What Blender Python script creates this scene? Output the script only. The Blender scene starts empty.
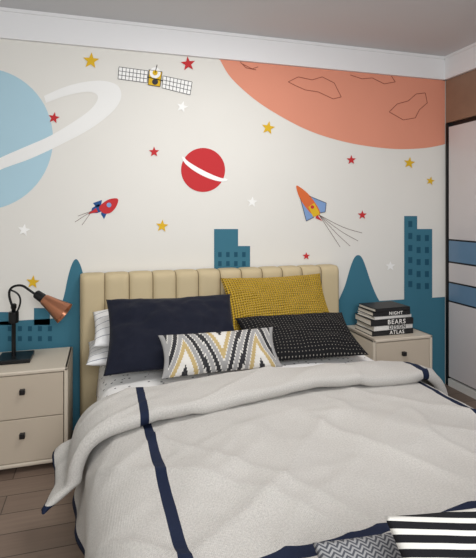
import bpy, bmesh, math
from mathutils import Vector, noise, Matrix

scene = bpy.context.scene
try:
    scene.view_settings.view_transform = 'Standard'
except Exception: pass

# ------------------------------------------------------------------ helpers
def lin(c):
    out=[]
    for v in c:
        v=v/255.0
        out.append(v/12.92 if v<=0.04045 else ((v+0.055)/1.055)**2.4)
    return (out[0],out[1],out[2],1.0)

def mat(name,c,rough=0.6,metal=0.0,bump=0,bscale=100,sheen=0,var=0,vscale=4,spec=0.5):
    m=bpy.data.materials.new(name); m.use_nodes=True
    nt=m.node_tree; b=nt.nodes['Principled BSDF']
    b.inputs['Base Color'].default_value=lin(c)
    b.inputs['Roughness'].default_value=rough
    b.inputs['Metallic'].default_value=metal
    b.inputs['Specular IOR Level'].default_value=spec
    if sheen: b.inputs['Sheen Weight'].default_value=sheen
    tc=nt.nodes.new('ShaderNodeTexCoord')
    if bump:
        n=nt.nodes.new('ShaderNodeTexNoise'); n.inputs['Scale'].default_value=bscale
        n.inputs['Detail'].default_value=3
        nt.links.new(tc.outputs['Object'],n.inputs['Vector'])
        bp=nt.nodes.new('ShaderNodeBump'); bp.inputs['Strength'].default_value=bump
        bp.inputs['Distance'].default_value=0.004
        nt.links.new(n.outputs['Fac'],bp.inputs['Height'])
        nt.links.new(bp.outputs['Normal'],b.inputs['Normal'])
    if var:
        n=nt.nodes.new('ShaderNodeTexNoise'); n.inputs['Scale'].default_value=vscale
        n.inputs['Detail'].default_value=4
        nt.links.new(tc.outputs['Object'],n.inputs['Vector'])
        r=nt.nodes.new('ShaderNodeValToRGB')
        L=lin(c)
        r.color_ramp.elements[0].position=0.3; r.color_ramp.elements[1].position=0.7
        r.color_ramp.elements[0].color=(L[0]*(1-var),L[1]*(1-var),L[2]*(1-var),1)
        r.color_ramp.elements[1].color=(min(1,L[0]*(1+var)),min(1,L[1]*(1+var)),min(1,L[2]*(1+var)),1)
        nt.links.new(n.outputs['Fac'],r.inputs['Fac'])
        nt.links.new(r.outputs['Color'],b.inputs['Base Color'])
    return m

class NB:
    """small math-node builder"""
    def __init__(s,m): s.nt=m.node_tree; s.b=s.nt.nodes['Principled BSDF']
    def math(s,op,a,b=None,c=None):
        n=s.nt.nodes.new('ShaderNodeMath'); n.operation=op
        for i,v in enumerate((a,b,c)):
            if v is None: continue
            if isinstance(v,(int,float)): n.inputs[i].default_value=v
            else: s.nt.links.new(v,n.inputs[i])
        return n.outputs[0]
    def uv(s):
        n=s.nt.nodes.new('ShaderNodeUVMap'); n.uv_map='UVMap'
        x=s.nt.nodes.new('ShaderNodeSeparateXYZ'); s.nt.links.new(n.outputs[0],x.inputs[0])
        return n.outputs[0],x.outputs[0],x.outputs[1]
    def mix(s,f,c1,c2):
        n=s.nt.nodes.new('ShaderNodeMix'); n.data_type='RGBA'
        s.nt.links.new(f,n.inputs['Factor'])
        for k,c in ((6,c1),(7,c2)):
            if isinstance(c,tuple): n.inputs[k].default_value=c
            else: s.nt.links.new(c,n.inputs[k])
        return n.outputs[2]
    def color(s,c): s.nt.links.new(c,s.b.inputs['Base Color'])
    def bump(s,h,st=0.5,d=0.004):
        n=s.nt.nodes.new('ShaderNodeBump'); n.inputs['Strength'].default_value=st; n.inputs['Distance'].default_value=d
        s.nt.links.new(h,n.inputs['Height']); s.nt.links.new(n.outputs[0],s.b.inputs['Normal'])

def link(o): scene.collection.objects.link(o); return o
def empty(name,loc=(0,0,0)):
    e=bpy.data.objects.new(name,None); e.location=loc; e.empty_display_size=0.05
    return link(e)
def parent(ch,p):
    for c in ch:
        c.parent=p; c.matrix_parent_inverse=Matrix.Translation(-Vector(p.location))
def mesh_obj(name,bm,mats,smooth=False):
    me=bpy.data.meshes.new(name); bm.to_mesh(me); bm.free()
    for m in mats: me.materials.append(m)
    if smooth:
        for p in me.polygons: p.use_smooth=True
    return link(bpy.data.objects.new(name,me))
def box_bm(bm,x0,x1,y0,y1,z0,z1,bevel=0,seg=2,mi=0):
    r=bmesh.ops.create_cube(bm,size=1)
    vs=r['verts']
    for v in vs:
        v.co=Vector(((x0+x1)/2+v.co.x*(x1-x0),(y0+y1)/2+v.co.y*(y1-y0),(z0+z1)/2+v.co.z*(z1-z0)))
    fs=set(f for v in vs for f in v.link_faces)
    for f in fs: f.material_index=mi
    if bevel:
        es=set(e for v in vs for e in v.link_edges)
        bmesh.ops.bevel(bm,geom=list(es),offset=bevel,segments=seg,profile=0.5,affect='EDGES',clamp_overlap=True,material=-1)
def box(name,x0,x1,y0,y1,z0,z1,m,bevel=0,seg=3,smooth=None):
    bm=bmesh.new(); box_bm(bm,x0,x1,y0,y1,z0,z1,bevel,seg)
    o=mesh_obj(name,bm,[m],False)
    if bevel and seg>2:
        for p in o.data.polygons: p.use_smooth=True
        md=o.modifiers.new('wn','WEIGHTED_NORMAL'); md.keep_sharp=False
    return o
def curve_tube(name,pts,r,m,res=6):
    cu=bpy.data.curves.new(name,'CURVE'); cu.dimensions='3D'; cu.bevel_depth=r; cu.bevel_resolution=res
    sp=cu.splines.new('NURBS'); sp.points.add(len(pts)-1)
    for i,p in enumerate(pts): sp.points[i].co=(*p,1)
    sp.use_endpoint_u=True; sp.order_u=3; sp.resolution_u=12
    cu.use_fill_caps=True
    cu.materials.append(m)
    return link(bpy.data.objects.new(name,cu))
def revolve(name,prof,m,loc,axis=Vector((0,0,1)),n=40):
    """prof: list of (r,h) ; spun about axis"""
    bm=bmesh.new(); rings=[]
    for r,h in prof:
        rings.append([bm.verts.new((r*math.cos(2*math.pi*i/n),r*math.sin(2*math.pi*i/n),h)) for i in range(n)])
    for a,b in zip(rings,rings[1:]):
        for i in range(n):
            bm.faces.new((a[i],a[(i+1)%n],b[(i+1)%n],b[i]))
    if prof[0][0]>1e-4: bm.faces.new(rings[0][::-1])
    if prof[-1][0]>1e-4 : bm.faces.new(rings[-1])
    q=Vector((0,0,1)).rotation_difference(axis.normalized()).to_matrix().to_4x4()
    bmesh.ops.transform(bm,matrix=Matrix.Translation(loc)@q,verts=bm.verts)
    bmesh.ops.recalc_face_normals(bm,faces=bm.faces)
    o=mesh_obj(name,bm,[m],True)
    md=o.modifiers.new('es','EDGE_SPLIT'); md.split_angle=math.radians(40)
    return o

# ------------------------------------------------------------------ camera
CH=1.34; YAW=math.radians(16.1); F=460.0; HOR=211.0
cam=bpy.data.cameras.new('camera'); co=link(bpy.data.objects.new('camera',cam))
cam.sensor_fit='VERTICAL'; cam.sensor_height=36; cam.sensor_width=36
cam.lens=F/558*36; cam.shift_y=-(279-HOR)/558; cam.clip_start=0.02
co.location=(0,0,CH); co.rotation_euler=(math.radians(90),0,-YAW)
scene.camera=co

# ------------------------------------------------------------------ room
D=2.98; XR=2.53; XL=-1.35; YF=-1.9; WT=2.35; CZ=2.525
wallc=(226,224,218)
m_wall=mat('wall_paint',wallc,0.8,bump=0.05,bscale=300,var=0.015,vscale=1.5,spec=0.2)
m_white=mat('white_plaster',(234,234,235),0.7,spec=0.3)
m_ceil=mat('ceiling_paint',(210,210,212),0.85,spec=0.2)
box('wall_back',XL,XR+0.7,D,D+0.12,0,CZ,m_wall)
box('wall_left',XL-0.12,XL,YF,D+0.12,0,CZ,m_wall)
box('wall_right',XR+0.62,XR+0.74,YF,D+0.12,0,CZ,m_wall)
box('ceiling',XL-0.12,XR+0.74,YF,D+0.12,CZ,CZ+0.12,m_ceil)
# crown trims (two steps)
def trim(name,back):
    bm=bmesh.new()
    if back:
        box_bm(bm,XL,XR,D-0.022,D,WT,CZ)
        box_bm(bm,XL,XR,D-0.030,D,CZ-0.02,CZ)
    else:
        box_bm(bm,XR-0.022,XR+0.62,YF,D,WT,CZ)
        box_bm(bm,XR-0.030,XR+0.1,YF,D,CZ-0.02,CZ)
    return mesh_obj(name,bm,[m_white])
trim('trim_1',True); trim('trim_2',False)

# floor - wood planks running along X
m_floor=mat('wood_floor',(118,102,90),0.45)
nb=NB(m_floor); nt=m_floor.node_tree
tc=nt.nodes.new('ShaderNodeTexCoord')
br=nt.nodes.new('ShaderNodeTexBrick'); br.inputs['Scale'].default_value=1.0
br.inputs['Brick Width'].default_value=1.2; br.inputs['Row Height'].default_value=0.14
br.inputs['Mortar Size'].default_value=0.0025; br.offset=0.37
br.inputs['Color1'].default_value=lin((140,121,107)); br.inputs['Color2'].default_value=lin((117,99,87)); br.inputs['Mortar'].default_value=lin((60,49,42))
nt.links.new(tc.outputs['Object'],br.inputs['Vector'])
mp=nt.nodes.new('ShaderNodeMapping'); mp.inputs['Scale'].default_value=(2.5,40,1)
nt.links.new(tc.outputs['Object'],mp.inputs[0])
nz=nt.nodes.new('ShaderNodeTexNoise'); nz.inputs['Scale'].default_value=1.5; nz.inputs['Detail'].default_value=5
nt.links.new(mp.outputs[0],nz.inputs['Vector'])
f=nb.math('MULTIPLY',nz.outputs['Fac'],0.5)
nb.color(nb.mix(f,br.outputs['Color'],lin((84,68,58))))
box('floor',XL-0.12,XR+0.74,YF,D+0.12,-0.1,0,m_floor)
m_base=mat('baseboard_white',(215,212,206),0.5)

# ------------------------------------------------------------------ wardrobe (built in, right)
m_wood=mat('wardrobe_wood',(142,112,92),0.5,var=0.12,vscale=6)
m_dark=mat('dark_metal',(22,21,22),0.35)
m_panel=mat('wardrobe_panel',(208,201,200),0.18)
m_bluep=mat('wardrobe_blue_panel',(104,134,162),0.2)
wr=empty('built_in_wardrobe',(XR+0.3,1.3,0))
parts=[]
yb=D-0.004
parts.append(box('carcass',XR+0.03,XR+0.6,-1.0,yb,0.0,WT-0.002,m_dark))
parts.append(box('upper_cabinet',XR,XR+0.03,2.02,yb-0.002,2.02,WT-0.002,m_wood,0.002,1))
parts.append(box('upper_cabinet_2',XR,XR+0.03,1.06,2.015,2.02,WT-0.002,m_wood,0.002,1))
parts.append(box('upper_cabinet_3',XR,XR+0.03,0.1,1.055,2.02,WT-0.002,m_wood,0.002,1))
parts.append(box('end_panel',XR,XR+0.03,yb-0.022,yb-0.002,0.0,2.018,m_dark))
for k,(ya,yz) in enumerate(((2.05,2.945),(1.14,2.035),(0.23,1.125))):
    bm=bmesh.new()
    def seg(z0,z1,mi): box_bm(bm,XR+0.004,XR+0.03,ya,yz,z0,z1,0.0015,1,mi)
    seg(1.125,1.985,0); seg(0.955,1.113,1); seg(0.80,0.943,0); seg(0.655,0.788,1); seg(0.07,0.643,0)
    box_bm(bm,XR+0.006,XR+0.03,ya,yz,0.07,1.985,0,1,2)
    parts.append(mesh_obj('sliding_door_%d'%(k+1),bm,[m_panel,m_bluep,m_dark]))
parts.append(box('plinth',XR,XR+0.03,0.1,yb-0.03,0.0,0.055,m_base))
parent(parts,wr)

# ------------------------------------------------------------------ mural (flat painting on the back wall)
CA,SA=math.cos(YAW),math.sin(YAW)
def onwall(x,y):      # traced artwork coordinates rectified on to the wall plane -> metres
    u=(x-238)/F; v=(HOR-y)/F; Z=D/(CA-u*SA)
    return (SA+u*CA)*Z, CH+v*Z
pal=dict(teal=(62,115,135),teald=(34,82,104),blue=(174,206,220),ringw=(238,238,236),orange=(224,150,125),
         red=(196,54,58),yellow=(222,180,46),white=(247,247,245),line=(96,66,60),oline=(150,84,66),ink=(60,60,66),dkblue=(44,84,140),
         skyb=(130,160,205),rorange=(216,110,62))
names=list(pal)
mats_m=[mat('paint_'+k,pal[k],0.75,spec=0.2,var=0.02,vscale=2) for k in names]
mbm=bmesh.new()
def poly(pts,col,layer=1,conv=True):
    vs=[]
    for p in pts:
        X,Z=onwall(*p) if conv else p
        X=min(X,XR-0.001); Z=min(Z,WT-0.0005); Z=max(Z,0.001)
        vs.append(mbm.verts.new((X,D-0.0012*layer,Z)))
    f=mbm.faces.new(vs); f.material_index=names.index(col)
    f.normal_update()
    if f.normal.y>0: f.normal_flip()
def circ(cx,cy,r,col,layer=1,n=48,rx=None,a0=0,a1=360,rot=0):
    rx=rx or r; pts=[]
    for i in range(n if a1-a0==360 else n+1):
        t=math.radians(a0+(a1-a0)*i/n); x=rx*math.cos(t); y=r*math.sin(t); c,s=math.cos(math.radians(rot)),math.sin(math.radians(rot))
        pts.append((cx+x*c-y*s,cy+x*s+y*c))
    poly(pts,col,layer)
def stroke(pts,w,col,layer=3):
    for (x0,y0),(x1,y1) in zip(pts,pts[1:]):
        dx,dy=x1-x0,y1-y0; l=math.hypot(dx,dy) or 1; nx,ny=-dy/l*w/2,dx/l*w/2
        poly([(x0+nx,y0+ny),(x1+nx,y1+ny),(x1-nx,y1-ny),(x0-nx,y0-ny)],col,layer)
def star(cx,cy,r,col,rot=0):
    pts=[]
    for i in range(10):
        rr=r if i%2==0 else r*0.42; t=math.radians(-90+rot+36*i)
        pts.append((cx+rr*math.cos(t),cy+rr*math.sin(t)))
    poly(pts,col,4)
def smooth_pts(p,n=6,closed=False):
    out=[]; N=len(p)
    rng=range(N if closed else N-1)
    for i in rng:
        p0=p[(i-1)%N] if closed or i>0 else p[i]; p1=p[i]; p2=p[(i+1)%N]; p3=p[(i+2)%N] if closed or i+2<N else p2
        for k in range(n):
            t=k/n
            out.append(tuple(0.5*((2*p1[j])+(-p0[j]+p2[j])*t+(2*p0[j]-5*p1[j]+4*p2[j]-p3[j])*t*t+(-p0[j]+3*p1[j]-3*p2[j]+p3[j])*t**3) for j in (0,1)))
    if not closed: out.append(p[-1])
    return out
# planets
circ(-18,139,71,'blue',1,64)
outer=[(-25,184),(0,170),(30,159),(60,145),(90,129),(112,112),(121,98),(118,86),(104,81),(85,82),(65,87),(44,96)]
inner=[(-25,172),(0,158),(25,147),(50,136),(75,121),(90,110),(97,101),(97,95),(90,92),(78,93),(62,97),(46,103)]
o2=smooth_pts(outer,5); i2=smooth_pts(inner,5)
for k in range(len(o2)-1): poly([o2[k],o2[k+1],i2[k+1],i2[k]],'ringw',2)
arc=smooth_pts([(219,58),(228,74),(240,87),(258,102),(280,116),(305,129),(330,138),(360,145),(395,149),(425,148),(446,144)],5)
poly(arc+[(446,79),(330,69)],'orange',1)
for c in ([(288,82),(298,77),(312,80),(322,77),(334,83),(341,97),(333,99),(318,92),(305,90),(296,86),(288,82)],
          [(389,112),(397,104),(408,101),(416,94),(425,93),(427,103),(419,110),(415,118),(403,120),(396,116),(389,112)],
          [(350,75),(362,79),(372,78),(384,84),(395,82),(391,76)],[(242,64),(252,69),(258,67)],
          [(240,62),(246,68),(256,70)]):
    stroke(c,0.6,'oline',3)
circ(203,170,22,'red',2,48)
for k in range(24):   # ring of red planet
    t0=math.pi*k/24; t1=math.pi*(k+1)/24
    def rp(t,a,b):
        x=-a*math.cos(t); y=b*math.sin(t); c,s=math.cos(math.radians(27)),math.sin(math.radians(27)); return (205+x*c-y*s,168+x*s+y*c)
    poly([rp(t0,25.5,8.0),rp(t1,25.5,8.0),rp(t1,22.5,3.0),rp(t0,22.5,3.0)],'white',3)
# stars
for s in ((91,61,8.5,'yellow',5),(188,64,7.5,'red',-5),(268,128,7,'yellow',10),(182,107,6,'white',15),(154,152,5.5,'red',0),(54,118,6,'red',10),
          (162,226,6.5,'yellow',5),(24,230,6.5,'white',10),(351,160,5,'red',0),(409,163,6,'yellow',8),(430,181,4.5,'yellow',12),(362,215,4.8,'red',0),
          (252,202,5.5,'white',5),(390,266,5,'white',0),(33,282,7,'yellow',5),(306,256,4,'red',0),(92,310,5,'white',0)):
    star(*s)
# satellite
def quad_grid(a,b,c,d,nx,ny):
    L=lambda p,q,t:(p[0]+(q[0]-p[0])*t,p[1]+(q[1]-p[1])*t)
    poly([a,b,c,d],'white',2)
    for i in range(nx+1): stroke([L(a,b,i/nx),L(d,c,i/nx)],0.5,'ink')
    for i in range(ny+1): stroke([L(a,d,i/ny),L(b,c,i/ny)],0.5,'ink')
quad_grid((119,67),(148,71),(147,83),(118,79),8,3)
quad_grid((163,76),(192,82),(190,95),(162,88),8,3)
stroke([(147,77),(163,81)],1.0,'ink')
poly([(149,70),(162,72),(160,87),(148,85)],'yellow',3)
stroke([(149,70),(162,72),(160,87),(148,85),(149,70)],0.6,'ink',4)
circ(155,73,5.5,'white',4,20); circ(155,73,2.6,'yellow',5,16); stroke([(155,73),(157,65)],0.7,'ink',5)
circ(155,82,3,'ink',4,16)
# small rocket (left)
poly(smooth_pts([(118,199),(110,199),(103,203),(99,208),(103,213),(110,213),(116,207)],4,True),'red',3)
poly([(102,200),(93,203),(96,207),(101,206)],'dkblue',2); poly([(107,213),(104,219),(101,214),(102,210)],'dkblue',2)
poly([(99,204),(92,208),(91,213),(97,213),(103,211)],'dkblue',2)
circ(109,205,2.4,'skyb',4,16); poly([(96,208),(88,214),(98,212)],'red',4)
for q in ((75,222),(78,216),(82,225)): stroke([(92,211),q],0.4,'line',2)
# big rocket (right)
poly(smooth_pts([(296,186),(301,188),(309,195),(317,206),(320,214),(314,216),(306,208),(299,197)],4,True),'rorange',3)
poly([(309,196),(326,203),(325,212),(319,213)],'skyb',2); poly([(300,198),(306,221),(314,217),(309,208)],'skyb',2)
stroke([(309,196),(326,203),(325,212),(319,213)],0.5,'ink',4); stroke([(300,198),(306,221),(314,217)],0.5,'ink',4)
poly([(314,203),(320,214),(313,217),(308,207)],'yellow',4)
circ(312,207,1.8,'red',5,12)
poly([(317,215),(322,221),(315,218)],'red',4)
for q in ((362,233),(358,241),(350,246),(340,247)):
    stroke(smooth_pts([(319,215),((319+q[0])/2+2,(215+q[1])/2-(-3)),q],4),0.4,'line',2)
# skyline
def skyline_rect(x0,y0,x1,y1,l=1):
    poly([(x0,y0),(x1,y0),(x1,y1),(x0,y1)],'teal',l)
# continuous base band down to the floor (in metres)
Zb=onwall(60,318)[1]; Zr=onwall(410,299)[1]
poly([(XL+0.001,0.0),(1.2,0.0),(1.2,Zb),(XL+0.001,Zb)],'teal',1,False)
poly([(1.2,0.0),(XR-0.001,0.0),(XR-0.001,Zr),(1.2,Zr)],'teal',1,False)
skyline_rect(-70,296,-42,325); skyline_rect(-6,312,14,325); skyline_rect(34,308,50,325)
poly(smooth_pts([(52,322),(59,311),(64,296),(68,277),(72,264),(76,259),(80,264),(84,277),(89,296),(95,311),(102,322)],4),'teal',2)
poly([(214,229),(238,229),(238,246),(250,246),(250,300),(214,300)],'teal',2)
poly(smooth_pts([(336,305),(340,297),(345,285),(350,268),(354,258),(358,255),(362,258),(366,268),(371,283),(377,297),(382,305)],4),'teal',2)
poly([(404,216),(417,216),(417,229),(432,229),(432,310),(404,310)],'teal',2)
for i in range(3):
    for j in range(6):
        if i==0 or j>0:
            x=408+i*8.3; y=221+j*12 if i==0 else 223+j*12
            poly([(x,y),(x+4,y),(x+4,y+6),(x,y+6)],'teald',3)
for i in range(4):
    for j in range(2):
        x=218+i*8; y=252+j*9
        if x<248: poly([(x,y),(x+3.5,y),(x+3.5,y+5),(x,y+5)],'teald',3)
for i in range(5):
    for j in range(2):
        x=8+i*10; y=326+j*10; poly([(x,y),(x+4,y),(x+4,y+5),(x,y+5)],'teald',3)
mesh_obj('wall_mural',mbm,mats_m)

# ------------------------------------------------------------------ nightstands
m_ns=mat('nightstand_lacquer',(206,195,178),0.4)
m_ns2=mat('drawer_lacquer',(194,181,163),0.38)
def nightstand(name,x0,x1):
    y0,y1=2.565,2.955; top=0.52
    e=empty(name,((x0+x1)/2,(y0+y1)/2,0))
    P=[]
    bm=bmesh.new(); t=0.02
    box_bm(bm,x0,x1,y0,y1,top-t,top,0.006,2); box_bm(bm,x0,x1,y0,y1,0.03,0.03+t,0.006,2)
    box_bm(bm,x0,x0+t,y0,y1,0.03,top,0.006,2); box_bm(bm,x1-t,x1,y0,y1,0.03,top,0.006,2)
    box_bm(bm,x0+0.01,x1-0.01,y1-0.02,y1-0.002,0.04,top-0.01)
    P.append(mesh_obj('cabinet_body',bm,[m_ns]))
    P.append(box('cabinet_core',x0+t,x1-t,y0+0.03,y1-0.02,0.05,top-t,m_dark))
    mid=(0.05+top-t)/2
    for i,(a,b) in enumerate(((0.053,mid-0.002),(mid+0.002,top-t-0.003))):
        P.append(box('drawer_front_%d'%(i+1),x0+t+0.003,x1-t-0.003,y0+0.004,y0+0.03,a,b,m_ns2,0.003,3))
        cx=(x0+x1)/2; cz=(a+b)/2+0.03
        P.append(box('drawer_knob_%d'%(i+1),cx-0.013,cx+0.013,y0-0.018,y0+0.006,cz-0.013,cz+0.013,m_dark,0.003,3))
    for i,(fx,fy) in enumerate(((x0+0.02,y0+0.03),(x1-0.06,y0+0.03),(x0+0.02,y1-0.07),(x1-0.06,y1-0.07))):
        P.append(box('foot_%d'%(i+1),fx,fx+0.04,fy,fy+0.04,0,0.032,m_dark))
    parent(P,e)
nightstand('nightstand',-0.625,-0.188)
nightstand('nightstand',1.635,2.08)

# ------------------------------------------------------------------ bed
m_uph=mat('headboard_leather',(196,180,146),0.75,bump=0.3,bscale=220,spec=0.2)
m_uph2=mat('bedframe_leather',(182,168,141),0.6,bump=0.1,bscale=200)
m_seam=mat('headboard_seam',(134,119,90),0.8)
m_matt=mat('mattress_white',(228,226,222),0.8)
CX,HW=0.75,0.80; YH=2.85; YFT=0.85
bed=empty('bed',(CX,1.85,0)); P=[]
bm=bmesh.new()
hx0,hx1=-0.145,1.565; n=12; w=(hx1-hx0)/n
xs=[];K=14
for i in range(n):
    for k in range(K): xs.append(hx0+(i+k/K)*w)
    if i<n-1: xs.append(hx0+(i+1)*w-0.003)
xs.append(hx1)
for i in range(1,n): xs.append(hx0+i*w+0.003)
xs=sorted(xs)
zs=[0.12,0.3,0.5,0.7,0.85,0.90,0.925,0.942,0.953,0.960,0.962]
def hbp(x,z):
    a=((x-hx0)/w)%1.0; g=abs(2*a-1)**5
    ez=max(0,(z-0.922)/0.04); rt=1-math.sqrt(max(0,1-ez*ez))
    ex=max(0,(hx0+0.03-x)/0.03,(x-hx1+0.03)/0.03); re=1-math.sqrt(max(0,1-min(1,ex)**2))
    return YH+0.020*g+0.04*max(rt,0)+0.035*re, z-0.007*g*(1 if z>0.9 else 0)
G=[]
for z in zs:
    row=[]
    for x in xs:
        y,zz=hbp(x,z); row.append(bm.verts.new((x,y,zz)))
    G.append(row)
top=[bm.verts.new((x,D-0.012,G[-1][i].co.z)) for i,x in enumerate(xs)]; G.append(top)
for j in range(len(G)-1):
    for i in range(len(xs)-1):
        f=bm.faces.new((G[j][i],G[j][i+1],G[j+1][i+1],G[j+1][i]))
        a=(((xs[i]+xs[i+1])/2-hx0)/w); 
        if abs(a-round(a))*w<0.0031 and 0.5<a<n-0.5: f.material_index=1
for i in (0,len(xs)-1):
    b0=bm.verts.new((xs[i],D-0.012,0.12)); bm.faces.new([G[j][i] for j in range(len(G))]+[b0])
bmesh.ops.recalc_face_normals(bm,faces=bm.faces)
hb=mesh_obj('headboard',bm,[m_uph,m_seam],True)
md=hb.modifiers.new('es','EDGE_SPLIT'); md.split_angle=math.radians(60); P.append(hb)
P.append(box('bed_frame',CX-0.79,CX+0.79,YFT-0.01,YH-0.002,0.10,0.26,m_uph2,0.02,3))
for i,(fx,fy) in enumerate(((CX-0.76,0.9),(CX+0.7,0.9),(CX-0.76,2.7),(CX+0.7,2.7))):
    P.append(box('leg_%d'%(i+1),fx,fx+0.06,fy,fy+0.06,0,0.102,m_dark))
P.append(box('mattress',CX-0.755,CX+0.755,YFT,YH-0.004,0.255,0.43,m_matt,0.05,4))

# linen cloth materials
def linen(name,c,hi=None):
    m=mat(name,c,0.9,sheen=0.05,spec=0.15); nb=NB(m); nt=m.node_tree
    uvv,u,v=nb.uv()
    a=nb.math('SINE',nb.math('MULTIPLY',u,1400)); b=nb.math('SINE',nb.math('MULTIPLY',v,1400))
    nz=nt.nodes.new('ShaderNodeTexNoise'); nz.inputs['Scale'].default_value=190; nz.inputs['Detail'].default_value=4
    nt.links.new(uvv,nz.inputs['Vector'])
    f=nb.math('MULTIPLY',nz.outputs['Fac'],1.0)
    L=lin(c)
    nb.color(nb.mix(f,(L[0]*.68,L[1]*.68,L[2]*.68,1),(min(1,L[0]*1.32),min(1,L[1]*1.32),min(1,L[2]*1.32),1)))
    h=nb.math('ADD',nb.math('MULTIPLY',nb.math('ADD',a,b),0.2),nz.outputs['Fac'])
    nb.bump(h,0.5,0.003)
    return m
m_duv=linen('duvet_linen',(191,188,183))
m_navyc=mat('navy_trim',(22,32,56),0.75,bump=0.2,bscale=300,spec=0.2)
m_sheet=mat('sheet_dotted_cotton',(236,235,233),0.85,spec=0.2)
nb=NB(m_sheet); nt=m_sheet.node_tree; uvv,u,v=nb.uv()
vo=nt.nodes.new('ShaderNodeTexVoronoi'); vo.inputs['Scale'].default_value=34; vo.inputs['Randomness'].default_value=0.75
nt.links.new(uvv,vo.inputs['Vector'])
nb.color(nb.mix(nb.math('LESS_THAN',vo.outputs['Distance'],0.2),lin((236,235,233)),lin((60,62,70))))

def fbm(x,y,z,o=3):
    s=0;a=1
    for i in range(o):
        s+=a*noise.noise(Vector((x,y,z))); x*=2.1;y*=2.1;z*=2.1;a*=0.5
    return s
def cross(s,o,z0,hw,r,flare,nx=0):
    """cloth cross-section over a mattress edge; returns X,Z,hangfraction"""
    sg=1 if s>=0 else -1; q=abs(s); e=hw-r
    if q<=e: return CX+s,z0+o,0.0
    q-=e; L=r*math.pi/2
    if q<=L:
        t=q/r; return CX+sg*(e+(r+o)*math.sin(t)), z0-r+(r+o)*math.cos(t),0.0
    q-=L
    return CX+sg*(hw+o+flare*q), z0-r-q*math.sqrt(max(0,1-flare*flare)), q
def crown(s): return 0.050*max(0,1-(s/0.83)**2)
def frange(a,b,st):
    n=max(1,int(round((b-a)/st))); return [a+(b-a)*i/n for i in range(n+1)]
def with_breaks(vals,br):
    out=[v for v in vals if all(abs(v-b)>0.004 for b in br)]+list(br)
    return sorted(out)
def grid_obj(name,S,T,fn,mats,mfn,closedT=False,thick=0):
    bm=bmesh.new(); uvl=bm.loops.layers.uv.new('UVMap')
    V=[[bm.verts.new(fn(s,t)) for s in S] for t in T]
    for j in range(len(T)-1):
        for i in range(len(S)-1):
            f=bm.faces.new((V[j][i],V[j][i+1],V[j+1][i+1],V[j+1][i]))
            f.material_index=mfn((S[i]+S[i+1])/2,(T[j]+T[j+1])/2)
            for l,(a,b) in zip(f.loops,((S[i],T[j]),(S[i+1],T[j]),(S[i+1],T[j+1]),(S[i],T[j+1]))): l[uvl].uv=(a,b)
    bmesh.ops.recalc_face_normals(bm,faces=bm.faces)
    o=mesh_obj(name,bm,mats,True)
    if thick:
        md=o.modifiers.new('solid','SOLIDIFY'); md.thickness=thick; md.offset=0
    return o
# --- fitted/top sheet near the pillows
def sheet_fn(s,t):
    X,Z,q=cross(s,0,0.482,0.785,0.10,0.05)
    Z+=0.85*crown(s)*min(1,max(0,(2.7-t)/0.3)) if t>2.4 else 0.85*crown(s)
    Z+=0.005*fbm(s*4,t*4,1)
    # the sheet's own turned-back hem bunches up softly in front of the pillows
    Z+=0.044*math.exp(-((t-2.065)/0.045)**2)*(0.9+0.7*fbm(s*6,t*3,2.5,2))*(1 if q<=0 else 0.3)
    Z+=0.008*math.exp(-((t-2.15-0.02*math.sin(s*9))/0.02)**2)
    if q>0: X+=(-1 if s<0 else 1)*0.01*math.sin(t*18)*min(1,q/0.1)
    return (X,t,Z)
sh=grid_obj('bed_sheet',frange(-0.97,0.97,0.015),frange(1.95,2.842,0.010),sheet_fn,[m_sheet],lambda s,t:0,thick=0.004)
P.append(sh)
parent(P,bed)
# --- main duvet
SL,SR=-0.600,0.690; SW=0.032; HM=1.06; YC=0.975
def duv_fn(s,t):
    y=2.0-t; dt=0; yf=0.78; r=0.09; e=yf+r
    if y<e:
        q=e-y; L=r*math.pi/2
        if q<=L: y=e-r*math.sin(q/r); dt=r-r*math.cos(q/r)
        else: y=yf-0.03*(q-L); dt=r+(q-L)
    X,Z,q=cross(s,0,0.508,HW+0.02,0.15,0.14)
    sg=-1 if s<0 else 1
    Zt=Z+crown(s)*(1 if dt==0 else 0.7)
    ts=min(1,max(0,t-0.1)/0.3)
    Zt+=0.018*fbm(s*2.2+3,t*1.6,0.3,2)*ts+0.008*fbm(s*5+t*2.5,t*4-s*2,5.1,3)*(0.3+0.7*ts)
    cr=1-abs(noise.noise(Vector(((s*1.2-t*0.9)*3.1,(s+t)*0.8,2.2))))
    Zt+=0.015*cr**8*ts
    cr2=1-abs(noise.noise(Vector(((s*0.9+t*0.8)*4.0,(s-t)*1.2,8.2))))
    Zt+=0.010*cr2**10*ts
    cr3=1-abs(noise.noise(Vector((s*1.1,t*5.5+s*1.5,3.7))))
    Zt+=0.006*cr3**10*ts
    X+=0.05*(t-0.2)*max(0,-s)
    if q>0:
        X+=sg*(0.028*math.sin(t*9+1.0+sg)+0.012*math.sin(t*23))*min(1,q/0.2)
    if dt>0:
        Zt-=dt; Zt=max(Zt,0.22-0.0*q)
        y-=0.02*math.sin(s*12)*min(1,dt/0.2)
    return (X,y,max(Zt,0.12))
S=with_breaks(frange(-HM,HM,0.012),[SL-SW/2,SL+SW/2,SR-SW/2,SR+SW/2,-HM+0.025,HM-0.025])
T=with_breaks(frange(0.0,1.56,0.014),[2-YC-SW/2,2-YC+SW/2,1.535])
def duv_m(s,t):
    if abs(s-SL)<SW/2 or abs(s-SR)<SW/2: return 1
    if abs(t-(2-YC))<SW/2 : return 1
    if abs(s)>HM-0.025 or t>1.535: return 1
    return 0
duvet=grid_obj('main_cover',S,T,duv_fn,[m_duv,m_navyc],duv_m,thick=0.006)
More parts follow.
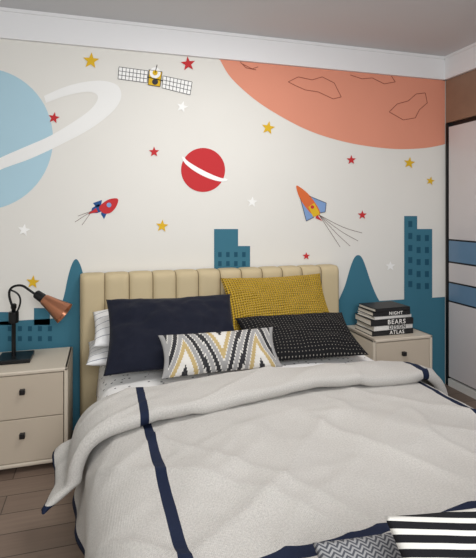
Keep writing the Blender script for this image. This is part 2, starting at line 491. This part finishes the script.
# --- folded-back part
HF=1.015
NP=44
def fold_prof(k,L):
    h=0.052; r=h/2
    a=math.pi*r; flat=L-2*r; tot=a+flat+a
    d=k*tot
    if d<a:
        t=d/r; return (r-r*math.sin(t)*1.0, r-r*math.cos(t))
    d-=a
    if d<flat:
        return (r+d, h+0.006*math.sin(math.pi*d/flat))
    d-=flat; t=d/r
    return (L-r+r*math.sin(t), r+r*math.cos(t))
def fold_fn(s,k):
    yb=2.015-0.012*math.sin(s*5)+0.014*fbm(s*3,0,9,2)
    yb+=0.10*max(0,abs(s)-0.72)/0.3
    yf=1.78+0.08*s/0.8+0.012*math.sin(s*7+1)
    L=yb-yf
    dy,o=fold_prof(k,L)
    fl=0.84 if s<0 else 0.25
    endt=min(1,(HF-abs(s))/0.06); sc=0.35+0.65*math.sqrt(max(0,endt))
    X,Z,q=cross(s,o*sc,0.510,HW+0.03,0.13,fl)
    hang=min(1,max(0,q)/0.12)
    sg=-1 if s<0 else 1
    Z+=crown(s)
    n=fbm(s*3.5,dy*5,4.4,3); Z+=0.009*n+0.012*(1-abs(noise.noise(Vector((s*3.3+dy*5,dy*2-s,7)))))**7
    X+=sg*(0.02*math.sin(dy*16+1)+0.01*n)*hang
    y=yb-dy-0.02*hang*math.sin(s*4)
    return (X,y,Z)
S2=with_breaks(frange(-HF,HF,0.012),[SL-0.01-SW/2,SL-0.01+SW/2,SR+0.02-SW/2,SR+0.02+SW/2,-HF+0.03,HF-0.03])
def fold_m(s,t):
    if abs(s-SL+0.01)<SW/2 or abs(s-SR-0.02)<SW/2 or abs(s)>HF-0.03: return 1
    return 0
fold=grid_obj('turned_back_cover',S2,[i/NP for i in range(NP+1)],fold_fn,[m_duv,m_navyc],fold_m)
for uvd in fold.data.uv_layers['UVMap'].data: uvd.uv[1]*=0.4
dv=empty('duvet',(CX,1.5,0.58)); parent([duvet,fold],dv)

# ------------------------------------------------------------------ pillows
def pillow(name,w,h,th,loc,tilt,rz,mats,mfn=None,n=44,seed=0,roll=0,wr=0.010,pipe=None,pull=0.07):
    bm=bmesh.new(); uvl=bm.loops.layers.uv.new('UVMap')
    A=[math.sin(math.pi/2*(-1+2*i/n)) *0.35+ (-1+2*i/n)*0.65 for i in range(n+1)]
    def P(a,b,side):
        f=max(0,(1-a**4)*(1-b**4))**0.55*(0.75+0.25*(1-a*a)*(1-b*b))
        x=w/2*a*(1-pull*(1-b*b)); y=h/2*b*(1-pull*(1-a*a))
        z=side*th/2*f
        nn=fbm(a*w*5+seed,b*h*5,side*3+seed,3)
        z+=side*wr*nn*min(1,f*1.5)
        cr=math.sin((abs(a)-abs(b))*9+seed)*0.004*f*(abs(a*b))
        return (x,y,z+side*cr)
    top=[[bm.verts.new(P(a,b,1)) for a in A] for b in A]
    bot=[[top[j][i] if (i in(0,n) or j in (0,n)) else bm.verts.new(P(A[i],A[j],-1)) for i in range(n+1)] for j in range(n+1)]
    for G,sd in ((top,1),(bot,-1)):
        for j in range(n):
            for i in range(n):
                vs=[G[j][i],G[j][i+1],G[j+1][i+1],G[j+1][i]]; idx=[(i,j),(i+1,j),(i+1,j+1),(i,j+1)]
                if sd<0: vs=vs[::-1]; idx=idx[::-1]
                f=bm.faces.new(vs)
                for l,(p,q) in zip(f.loops,idx): l[uvl].uv=(A[p]*w/2,A[q]*h/2)
                if mfn: f.material_index=mfn((A[i]+A[i+1])/2,(A[j]+A[j+1])/2)
    o=mesh_obj(name,bm,mats,True)
    o.location=loc; o.rotation_euler=(tilt,roll,rz)
    return o
R=math.radians
m_navy=mat('navy_velvet',(13,18,35),0.8,sheen=0.05,bump=0.15,bscale=150,spec=0.25)
# yellow woven
m_yel=mat('yellow_woven',(206,160,30),0.8,sheen=0.1,spec=0.2)
nb=NB(m_yel); uvv,u,v=nb.uv()
a=nb.math('SINE',nb.math('MULTIPLY',nb.math('ADD',u,v),200)); b=nb.math('SINE',nb.math('MULTIPLY',nb.math('SUBTRACT',u,v),200))
hh=nb.math('MULTIPLY',a,b); nb.bump(hh,1.0,0.012)
nb.color(nb.mix(nb.math('GREATER_THAN',hh,-0.25),lin((190,146,22)),lin((230,188,46))))
# black dotted
m_dot=mat('black_dotted_cotton',(24,24,27),0.8,spec=0.2)
nb=NB(m_dot); nt=m_dot.node_tree; uvv,u,v=nb.uv()
vo=nt.nodes.new('ShaderNodeTexVoronoi'); vo.inputs['Scale'].default_value=50; vo.inputs['Randomness'].default_value=0.0
nt.links.new(uvv,vo.inputs['Vector'])
nb.color(nb.mix(nb.math('LESS_THAN',vo.outputs['Distance'],0.12),lin((19,19,21)),lin((145,140,132))))
# geometric lumbar
m_g0=mat('geo_cream',(212,209,203),0.8,bump=0.2,bscale=250)
m_g1=mat('geo_black',(34,34,38),0.8); m_g2=mat('geo_tan',(180,158,108),0.8); m_g3=mat('geo_grey',(150,149,148),0.8)
def geo(a,b):
    t=(a*1.55+10.5)
    c=abs(t%1.0-0.5)*2; k=int(t//1.0)
    if abs(a)>0.93: return 3
    v=(c*1.25+b*0.55*(1 if k%2 else -1)+1.0)*3.0
    i=int(v//1.0)%6; fr=v%1.0
    if fr<0.18: return 0
    return (3,1,0,2,3,1)[i]
# striped white pillowcases
m_pc=mat('pillowcase_striped',(228,228,228),0.85,spec=0.2)
nb=NB(m_pc); uvv,u,v=nb.uv()
fr=nb.math('FRACT',nb.math('MULTIPLY',v,18)); nb.color(nb.mix(nb.math('LESS_THAN',fr,0.09),lin((228,228,228)),lin((130,134,144))))

pillow('sleeping_pillow',0.68,0.36,0.12,(0.245,2.655,0.562),R(3),0,[m_pc],seed=1,pull=0.03)
pillow('sleeping_pillow',0.66,0.32,0.12,(0.265,2.69,0.688),R(22),R(2),[m_pc],seed=2,pull=0.03)
pillow('navy_throw_pillow',0.71,0.48,0.14,(0.352,2.460,0.700),R(38),R(-2),[m_navy],seed=3,wr=0.018)
pillow('yellow_throw_pillow',0.70,0.40,0.13,(1.045,2.695,0.757),R(55),R(2),[m_yel],seed=4,wr=0.012)
pillow('dotted_throw_pillow',0.68,0.37,0.12,(1.060,2.41,0.632),R(26),R(-3),[m_dot],seed=5,wr=0.012)
pillow('geometric_lumbar_pillow',0.60,0.215,0.09,(0.548,2.205,0.648),R(50),R(0),[m_g0,m_g1,m_g2,m_g3],geo,n=110,seed=6,wr=0.008)

# ------------------------------------------------------------------ bench with cushions at the bed foot
m_bench=mat('bench_fabric',(170,164,156),0.8,bump=0.2,bscale=250)
be=empty('upholstered_bench',(0.75,0.48,0)); P=[]
P.append(box('seat_pad',0.05,1.45,0.26,0.71,0.32,0.42,m_bench,0.03,4))
P.append(box('seat_frame',0.07,1.43,0.28,0.69,0.27,0.322,m_uph2,0.01,3))
for i,(fx,fy) in enumerate(((0.1,0.3),(1.36,0.3),(0.1,0.63),(1.36,0.63))): P.append(box('leg_%d'%(i+1),fx,fx+0.04,fy,fy+0.04,0,0.272,m_dark))
parent(P,be)
def chevron(name,c1,c2,fu,fv,amp,duty,slant=0.0,fv2=None):
    m=mat(name,c1,0.85,spec=0.2,bump=0.15,bscale=300); nb=NB(m); uvv,u,v=nb.uv()
    z=nb.math('MULTIPLY',nb.math('ABSOLUTE',nb.math('SUBTRACT',nb.math('FRACT',nb.math('MULTIPLY',u,fu)),0.5)),amp)
    vv=nb.math('ADD',v,nb.math('MULTIPLY',u,slant))
    f=nb.math('LESS_THAN',nb.math('FRACT',nb.math('ADD',nb.math('MULTIPLY',vv,fv),z)),duty)
    nb.color(nb.mix(f,lin(c1),lin(c2))); return m
m_ch1=chevron('grey_herringbone',(150,150,151),(76,78,84),48,120,2.0,0.50)
m_ch2=chevron('black_white_stripe',(222,220,214),(26,26,30),1,46,0.0,0.58,0.12)
pillow('herringbone_cushion',0.54,0.36,0.10,(0.660,0.715,0.548),R(52),R(0),[m_ch1],seed=7)
pillow('striped_cushion',0.56,0.41,0.11,(0.765,0.592,0.625),R(50),R(-2),[m_ch2],seed=8)

# ------------------------------------------------------------------ desk lamp
m_blk=mat('lamp_black_metal',(18,18,20),0.35,metal=0.3)
m_cop=mat('lamp_copper',(190,130,100),0.28,metal=0.9)
m_in=mat('lamp_shade_inside',(232,214,196),0.5)
lx,ly,lz=-0.475,2.78,0.52
la=empty('desk_lamp',(lx,ly,lz)); P=[]
P.append(box('lamp_base',lx-0.085,lx+0.085,ly-0.085,ly+0.085,lz,lz+0.022,m_blk,0.004,3))
P.append(revolve('lamp_stem',[(0.011,0),(0.011,0.26),(0.015,0.265),(0.015,0.285),(0.009,0.29)],m_blk,Vector((lx-0.01,ly,lz+0.02))))
P.append(revolve('lamp_joint',[(0.024,-0.03),(0.026,-0.028),(0.026,0.028),(0.024,0.03)],m_blk,Vector((lx-0.01,ly,lz+0.235)),Vector((0,0,1))))
P.append(curve_tube('lamp_arm',[(lx-0.01,ly,lz+0.28),(lx-0.035,ly,lz+0.34),(lx-0.03,ly,lz+0.40),(lx+0.03,ly-0.01,lz+0.415),(lx+0.07,ly-0.02,lz+0.385),(lx+0.11,ly-0.03,lz+0.355)],0.0065,m_blk))
P.append(curve_tube('lamp_arm_loop',[(lx+0.00,ly-0.012,lz+0.25),(lx+0.03,ly-0.012,lz+0.30),(lx+0.02,ly-0.012,lz+0.37),(lx-0.02,ly-0.012,lz+0.385)],0.005,m_blk))
ax=Vector((0.78,-0.22,-0.56)).normalized(); A0=Vector((lx+0.112,ly-0.03,lz+0.36))
P.append(revolve('lamp_socket',[(0.012,-0.012),(0.020,-0.008),(0.024,0.0),(0.026,0.05),(0.026,0.055)],m_blk,A0,ax))
P.append(revolve('lamp_shade',[(0.026,0.045),(0.030,0.05),(0.040,0.10),(0.062,0.185),(0.0622,0.187),(0.058,0.185),(0.036,0.10),(0.022,0.055),(0.0,0.055)],m_cop,A0,ax))
P.append(revolve('lamp_bulb',[(0.0,0.145),(0.014,0.138),(0.022,0.12),(0.018,0.095),(0.010,0.07),(0.010,0.056)],m_in,A0,ax))
parent(P,la)

# ------------------------------------------------------------------ books
m_pg=mat('book_pages',(222,216,204),0.9); m_bk=mat('book_black',(26,26,28),0.5); m_bw=mat('book_white',(222,220,216),0.5)
m_txt=mat('book_lettering_white',(235,233,228),0.6); m_txd=mat('book_lettering_black',(24,24,24),0.6)
bs=empty('book_stack',(1.83,2.76,0.52)); P=[]
z=0.5205
spec=[(0.31,0.22,0.032,m_bk,0,'ATLAS'),(0.30,0.21,0.032,m_bw,2,'DESIGN'),(0.315,0.22,0.040,m_bk,-2,'BEARS'),(0.29,0.20,0.020,m_bw,3,''),(0.28,0.20,0.028,m_bk,-1,'NIGHT'),(0.27,0.20,0.022,m_bk,2,'')]
for i,(w,d,t,m,an,tx) in enumerate(spec):
    bm=bmesh.new()
    box_bm(bm,-w/2,w/2,-d/2,d/2,0,0.003,0,1,0); box_bm(bm,-w/2,w/2,-d/2,d/2,t-0.003,t,0,1,0)
    box_bm(bm,-w/2,w/2,-d/2,-d/2+0.004,0,t,0,1,0); box_bm(bm,-w/2+0.004,w/2-0.004,-d/2+0.003,d/2-0.004,0.003,t-0.003,0,1,1)
    o=mesh_obj('book_%d'%(i+1),bm,[m,m_pg]); o.location=(1.83+0.004*(i%2),2.75,z); o.rotation_euler=(0,0,R(an)); P.append(o)
    if tx:
        cu=bpy.data.curves.new('title_%d'%(i+1),'FONT'); cu.body=tx; cu.size=t*1.05; cu.align_x='CENTER'; cu.align_y='CENTER'; cu.extrude=0.0003; cu.offset=0.0006
        cu.space_character=1.2
        cu.materials.append(m_txd if m is m_bw else m_txt)
        to=link(bpy.data.objects.new('title_%d'%(i+1),cu))
        to.matrix_world=Matrix.Translation((1.83+0.004*(i%2),2.75,z))@Matrix.Rotation(R(an),4,'Z')@Matrix.Translation((0.03,-d/2-0.0006,t/2))@Matrix.Rotation(R(90),4,'X')
        P.append(to)
    z+=t+0.0005
parent(P,bs)

# ------------------------------------------------------------------ light
w=bpy.data.worlds.new('world'); scene.world=w; w.use_nodes=True
bg=w.node_tree.nodes['Background']; bg.inputs[0].default_value=(0.95,0.97,1.0,1); bg.inputs[1].default_value=0.4
def area(name,loc,target,sx,sy,power,col=(1,1,1)):
    l=bpy.data.lights.new(name,'AREA'); l.shape='RECTANGLE'; l.size=sx; l.size_y=sy; l.energy=power; l.color=col
    o=link(bpy.data.objects.new(name,l)); o.location=loc
    o.rotation_euler=(Vector(target)-Vector(loc)).to_track_quat('-Z','Y').to_euler(); return o
area('front_fill',(0.3,-1.1,1.95),(0.4,2.8,1.5),1.2,0.9,55,(0.98,0.99,1.0))  # added fill lamp behind the camera; no window stands there
area('overhead_fill',(0.7,1.7,2.46),(0.7,1.95,0),0.6,0.6,20,(1,0.98,0.96))  # second added fill, hung unseen over the bed without any fixture
